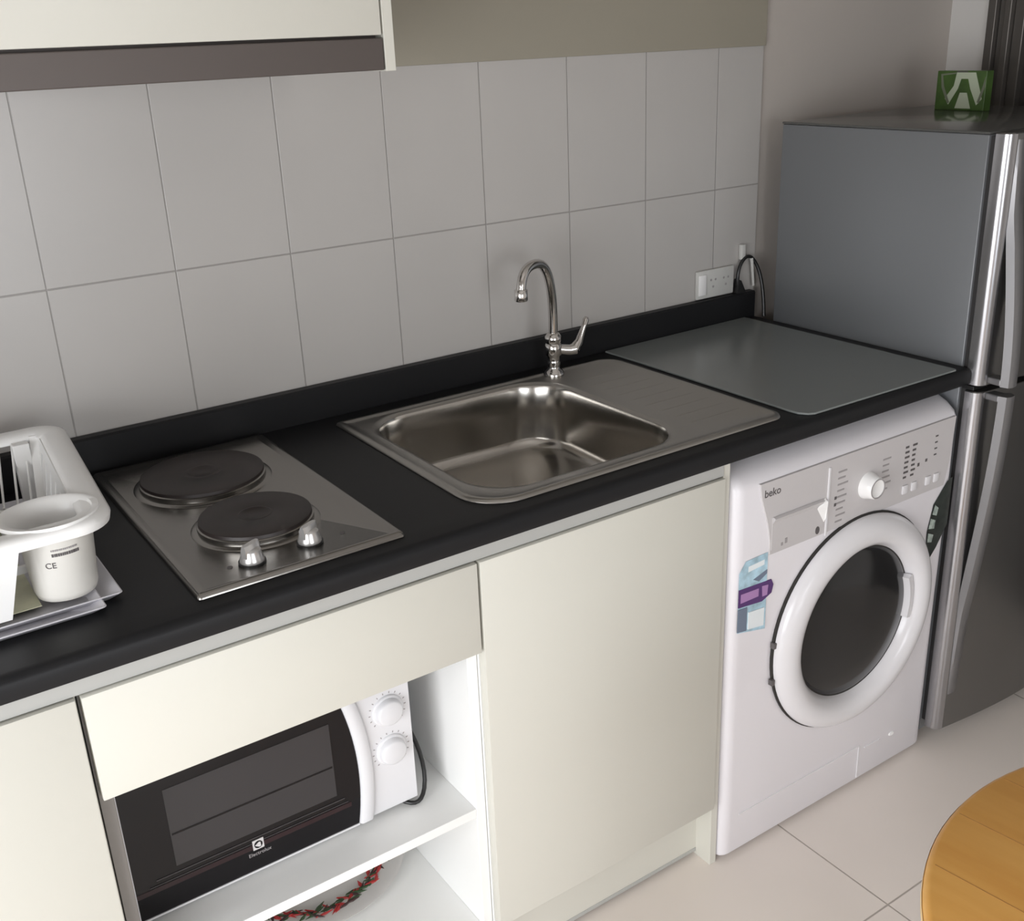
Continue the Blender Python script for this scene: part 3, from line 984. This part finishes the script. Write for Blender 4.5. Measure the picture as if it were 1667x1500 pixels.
# emblem and lettering on the door
g = G()
lx, lz, q = -0.352, 0.4465, 0.0085
yL = AY - 0.0052
g.prism([(lx - q, lz - q), (lx + q, lz - q), (lx + q, lz + q), (lx - q, lz + q)], yL + 0.0002, yL + 0.0012, axis='Y')
em = g.obj('emblem', 'logo_white', mdr)
g = G(); g.lathe([(0.0063, 0.0), (0.0063, 0.0008)], (lx, yL + 0.0004, lz), axis='-Y', n=24); g.obj('emblem_disc', 'micro_glass', em)
g = G(); g.prism([(lx - 0.0055, lz), (lx + 0.0010, lz + 0.0045), (lx + 0.0034, lz + 0.0035), (lx + 0.0034, lz - 0.0035), (lx + 0.0010, lz - 0.0045)], yL - 0.0010, yL + 0.0002, axis='Y')
g.obj('emblem_arrow', 'logo_white', em)
text_mesh('brand_lettering', 'Electrolux', 0.0085, faceM(lx + 0.001, AY - 0.0045, 0.4310), 'print_light', mdr)
g = G()
g.tube(bez((AX1 - 0.004, -0.36, 0.54), (AX1 + 0.026, -0.42, 0.52), (AX1 + 0.036, -0.480, 0.45), (AX1 + 0.014, -0.497, 0.408), 12)
       + bez((AX1 + 0.014, -0.497, 0.408), (AX1 - 0.000, -0.510, 0.3895), (AX1 - 0.016, -0.510, 0.3935), (AX1 - 0.030, -0.470, 0.397), 8)[1:], 0.0036, 8)
g.obj('power_cord', 'black_plastic', mo, smooth=60)['label'] = 'black power cord'

# ------------------------------------------------------------------ serving plate with garland print, lower compartment
sp = thing('garland_plate', 'large white plate with a red and green garland print under the microwave shelf', 'plate', (-0.25, -0.32, 0.147))
PCX, PCY = -0.203, -0.262
g = G()
g.lathe([(0.10, 0.0), (0.11, 0.002), (0.15, 0.012), (0.176, 0.018), (0.178, 0.021), (0.170, 0.0215), (0.135, 0.014), (0.112, 0.007), (0.100, 0.006), (0.001, 0.006)],
        (PCX, PCY, 0.1475), n=72)
g.obj('dish', 'plate_white', sp, smooth=60)
gl = G(); gr = G(); gd = G()
random.seed(11)
for k in range(230):
    a = 2 * math.pi * k / 230 + random.uniform(-0.02, 0.02)
    r = 0.133 + random.uniform(-0.013, 0.012)
    z = 0.1475 + 0.0145 + (r - 0.135) * 0.25
    c = Vector((PCX + r * math.cos(a), PCY + r * math.sin(a), z))
    b = a + math.pi / 2 + random.uniform(-1.2, 1.2)
    l, w = random.uniform(0.011, 0.019), random.uniform(0.0025, 0.004)
    u = Vector((math.cos(b), math.sin(b), 0)); v = Vector((-math.sin(b), math.cos(b), 0))
    tgt = (gl, gr, gd, gl)[k % 4] if (k // 12) % 2 else (gr, gl, gr, gd)[k % 4]
    tgt.loft([[c - u * l + Vector((0, 0, -0.001)), c - v * w, c + u * l, c + v * w], [c - u * l * 0.8 + Vector((0, 0, 0.0018)), c - v * w * 0.6 + Vector((0, 0, 0.0018)), c + u * l * 0.8 + Vector((0, 0, 0.0018)), c + v * w * 0.6 + Vector((0, 0, 0.0018))]])
gl.obj('green_leaves', 'leaf_green', sp)
gr.obj('red_leaves', 'berry_red', sp)
gd.obj('dark_leaves', 'berry_dark', sp)

# ------------------------------------------------------------------ dish rack, tray, utensil cup
tr = thing('drip_tray', 'shallow pale lilac tray under the white dish rack at the left', 'tray', (-0.72, -0.3, T))


def tray(x0, x1, y0, y1, z0, h, nm, m, skew=0.0):
    g = G()

    def lp(i, z, r):
        return [(x + skew * (y + 0.3), y, z) for x, y in rrect(x0 + i, x1 - i, y0 + i, y1 - i, r, 4)]
    g.loft([lp(0.012, z0, 0.006), lp(0.0, z0 + h, 0.006), lp(0.0015, z0 + h + 0.001, 0.006), lp(0.004, z0 + h, 0.005), lp(0.016, z0 + 0.003 if nm == 'tray_base' else z0 + 0.0012, 0.004)])
    return g.obj(nm, m, tr, smooth=40)


tray(-1.06, -0.468, -0.497, -0.085, T + 0.0003, 0.010, 'tray_base', 'tray_white')
tray(-1.06, -0.494, -0.520, -0.10, T + 0.0003, 0.0085, 'tray_lip', 'tray_white')
g = G(); g.box(-0.86, -0.56, -0.47, -0.20, T + 0.0105, T + 0.0118, 0.0003); g.obj('liner', 'tray_print', tr)['label'] = 'faded yellow and green printed liner'

rk = thing('dish_rack', 'white plastic dish drying rack standing on the tray beside the hob', 'dish rack', (-0.75, -0.28, T + 0.012))
RZ = 1.010
RX0, RX1, RY0, RY1 = -1.02, -0.430, -0.508, -0.075
g = G()


def rr_(i, z, r, ):
    return [(x, y, z) for x, y in rrect(RX0 + i, RX1 - i, RY0 + i, RY1 - i, r, 8)]


RR = 0.045
g.loft([rr_(0.002, RZ - 0.014, RR), rr_(0.0, RZ - 0.004, RR), rr_(0.004, RZ + 0.001, RR), rr_(0.012, RZ + 0.003, RR - 0.006), rr_(0.030, RZ + 0.001, RR - 0.02),
        rr_(0.038, RZ - 0.004, RR - 0.026), rr_(0.038, RZ - 0.010, RR - 0.026), rr_(0.028, RZ - 0.006, RR - 0.02), rr_(0.012, RZ - 0.004, RR - 0.008), rr_(0.006, RZ - 0.014, RR - 0.004), rr_(0.002, RZ - 0.014, RR)],
       cap0=False, cap1=False)
g.obj('rim', 'white_plastic', rk, smooth=60)
# back wall of slats, sloping inward to the rack floor
ZF = 0.915
g = G()
nb = 20
for k in range(nb):
    x = -0.500 - k * 0.019
    g.tube([(x + 0.012, RY1 - 0.034, RZ - 0.004), (x - 0.001, RY1 - 0.096, ZF + 0.012)], 0.0019, 6)
g.obj('back_bars', 'white_plastic', rk, smooth=60)
g = G()
g.box(-0.99, -0.487, RY1 - 0.104, RY1 - 0.092, ZF, ZF + 0.011, 0.002)
g.box(-0.99, -0.487, RY0 + 0.120, RY0 + 0.128, ZF, ZF + 0.011, 0.002)
for k in range(12):
    x = -0.50 - k * 0.042
    g.box(x, x + 0.006, RY0 + 0.122, RY1 - 0.098, ZF, ZF + 0.007, 0.001)
g.obj('rack_floor', 'white_plastic', rk, smooth=40)
# corner posts and slotted right side wall
g = G()
g.loft([[(-0.482, RY1 - 0.036, RZ - 0.002), (-0.458, RY1 - 0.036, RZ - 0.002), (-0.456, RY1 - 0.044, RZ - 0.002), (-0.482, RY1 - 0.040, RZ - 0.002)],
        [(-0.494, RY1 - 0.094, ZF), (-0.474, RY1 - 0.094, ZF), (-0.472, RY1 - 0.100, ZF), (-0.494, RY1 - 0.098, ZF)]])


def side_piece(y0, y1, z0, z1):
    def P(y, z, d):
        return (RX1 - 0.036 - 0.016 * (RZ - z) / (RZ - ZF) - d, y, z)
    g.loft([[P(y0, z1, 0), P(y1, z1, 0), P(y1, z1, 0.003), P(y0, z1, 0.003)], [P(y0, z0, 0), P(y1, z0, 0), P(y1, z0, 0.003), P(y0, z0, 0.003)]])


side_piece(RY1 - 0.04, RY0 + 0.125, 0.990, 1.006)
side_piece(RY1 - 0.04, RY0 + 0.125, ZF, 0.930)
y = RY1 - 0.04
while y > RY0 + 0.15:
    side_piece(y, y - 0.030, 0.930, 0.990)
    y -= 0.044
g.obj('side_wall', 'white_plastic', rk, smooth=40)
# front skirt / leg
g = G()
g.loft([[(-0.80, RY0 + 0.006, RZ - 0.010), (-0.574, RY0 + 0.006, RZ - 0.010), (-0.574, RY0 + 0.014, RZ - 0.010), (-0.80, RY0 + 0.014, RZ - 0.010)],
        [(-0.76, RY0 + 0.022, T + 0.012), (-0.597, RY0 + 0.022, T + 0.012), (-0.597, RY0 + 0.030, T + 0.012), (-0.76, RY0 + 0.030, T + 0.012)]])
g.obj('front_leg', 'white_plastic', rk, smooth=40)
for px, py in ((-0.98, RY0 + 0.03), (-0.98, RY1 - 0.05), (-0.50, RY1 - 0.05)):
    g = G(); g.box(px - 0.012, px + 0.012, py - 0.008, py + 0.008, T + 0.012, RZ - 0.006, 0.002)
    g.obj('leg', 'white_plastic', rk)

g = G()
CX, CY = -0.528, -0.448


def el(cx, cy, a, b, z):
    return [(cx + a * math.cos(t), cy + b * math.sin(t), z) for t in [2 * math.pi * k / 48 for k in range(48)]]


g.loft([el(CX, CY, 0.062, 0.056, RZ + 0.001), el(CX, CY, 0.060, 0.055, RZ + 0.005), el(CX, CY, 0.052, 0.050, RZ + 0.005), el(CX + 0.002, CY, 0.046, 0.0445, RZ - 0.002),
        el(CX + 0.003, CY, 0.0405, 0.0400, RZ - 0.013), el(CX + 0.004, CY, 0.0375, 0.0370, RZ - 0.05), el(CX + 0.004, CY, 0.0330, 0.0330, T + 0.020), el(CX + 0.004, CY, 0.028, 0.028, T + 0.0165)], cap0=False)
cu = g.obj('cutlery_cup', 'white_plastic', rk, smooth=60)
g = G()
g.loft([el(CX, CY, 0.061, 0.055, RZ + 0.001), el(CX, CY, 0.054, 0.050, RZ - 0.008), el(CX + 0.004, CY, 0.0445, 0.0435, RZ - 0.013), el(CX + 0.004, CY, 0.0385, 0.0375, T + 0.022),
        el(CX + 0.004, CY, 0.036, 0.035, T + 0.014), el(CX + 0.004, CY, 0.032, 0.031, T + 0.0125)], cap0=False)
cb = g.obj('cup_body', 'cup_plastic', cu, smooth=60)
cb['label'] = 'cream tapered cup with small dark print'
# print on the cup: two text lines and a small mark, wrapped on the front
def onto_cup(x, y, z, zc, ang0):
    zz = zc + y
    f = (zz - (T + 0.022)) / (RZ - 0.012 - T - 0.022)
    a = 0.0385 + 0.006 * f
    b = 0.0375 + 0.006 * f
    th = ang0 + x / 0.041
    return Vector((CX + 0.004 + (a + 0.0004 + z) * math.cos(th), CY + (b + 0.0004 + z) * math.sin(th), zz))


def scribble(zc, ang0, n, h, m, seed):
    """a line of print too small to read: short upright dashes of uneven width"""
    random.seed(seed)
    g = G()
    x = -0.018
    for k in range(n):
        w = random.uniform(0.0010, 0.0024)
        g.loft([[onto_cup(px, py, pz, zc, ang0) for px, py in ((x, -h / 2), (x + w, -h / 2), (x + w, h / 2), (x, h / 2))] for pz in (-0.0003, 0.0003)])
        x += w + random.uniform(0.0003, 0.0007)
    g.obj('printed_line', m, cu)


scribble(T + 0.0865, math.radians(-86), 14, 0.0022, 'print_light', 1)
scribble(T + 0.0800, math.radians(-86), 14, 0.0040, 'print_grey', 2)
t = text_mesh('printed_mark', 'CE', 0.011, Matrix.Identity(4), 'print_grey', cu, depth=0.0003)
for v in t.data.vertices:
    v.co = onto_cup(v.co.x, v.co.y, v.co.z, T + 0.066, math.radians(-116))

# the right side of the rack runs slightly inward towards the front
for o in rk.children_recursive:
    if o.name.startswith(('rim', 'side_wall', 'back_bars')):
        for v in o.data.vertices:
            v.co.x += 0.075 * (v.co.y + 0.09)

# a dull metal pan lying in the rack, cut by the left frame edge
pn = thing('saucepan', 'dull metal pan inside the dish rack at the left picture edge', 'pan', (-0.645, -0.25, 0.923))
g = G(); g.lathe([(0.050, 0.0), (0.055, 0.004), (0.058, 0.050), (0.060, 0.052), (0.056, 0.051), (0.053, 0.006), (0.001, 0.004)], (-0.645, -0.250, 0.9225), n=40)
g.obj('bowl', 'pan_metal', pn, smooth=50)
g = G(); g.tube([(-0.695, -0.262, 0.968), (-0.75, -0.275, 0.974), (-0.82, -0.29, 0.972)], [0.004, 0.005, 0.006], 8); g.obj('handle', 'black_plastic', pn, smooth=50)

# ------------------------------------------------------------------ round wooden table
tb = thing('round_table', 'round light wood plank table at the lower right corner', 'table', (0.232, -1.568, 0))
TX, TY, TR, TZ = 0.232, -1.568, 0.318, 0.75
g = G()
g.lathe([(TR - 0.012, -0.030), (TR - 0.004, -0.027), (TR, -0.018), (TR, -0.010), (TR - 0.003, -0.003), (TR - 0.008, 0.0)], (0, 0, 0), n=96)
o = g.obj('table_top', 'table_wood', tb, smooth=60)
o.parent = tb; o.matrix_parent_inverse = Matrix.Identity(4); o.location = (0, 0, TZ); o.rotation_euler = (0, 0, math.radians(8))
g = G()
for k in (-3, -2, -1, 0, 1, 2, 3):
    x = k * 0.088 - 0.02
    if abs(x) < TR - 0.03:
        h = math.sqrt((TR - 0.009) ** 2 - x * x)
        g.box(x - 0.0006, x + 0.0006, -h, h, -0.0004, 0.00015)
s_ = g.obj('plank_seams', 'seam_brown', tb)
s_.parent = o; s_.matrix_parent_inverse = Matrix.Identity(4)
g = G(); g.lathe([(TR + 0.0002, -0.019), (TR + 0.0008, -0.015), (TR + 0.0002, -0.009)], (0, 0, 0), n=96, cap0=False, cap1=False)
s_ = g.obj('edge_band', 'table_edge', tb, smooth=60); s_.parent = o; s_.matrix_parent_inverse = Matrix.Identity(4)
g = G()
g.lathe([(0.16, 0.0), (0.16, 0.02), (0.05, 0.05), (0.035, 0.08), (0.035, 0.68), (0.09, 0.719)], (TX, TY, 0.0), n=40)
g.obj('pedestal', 'table_wood', tb, smooth=50)
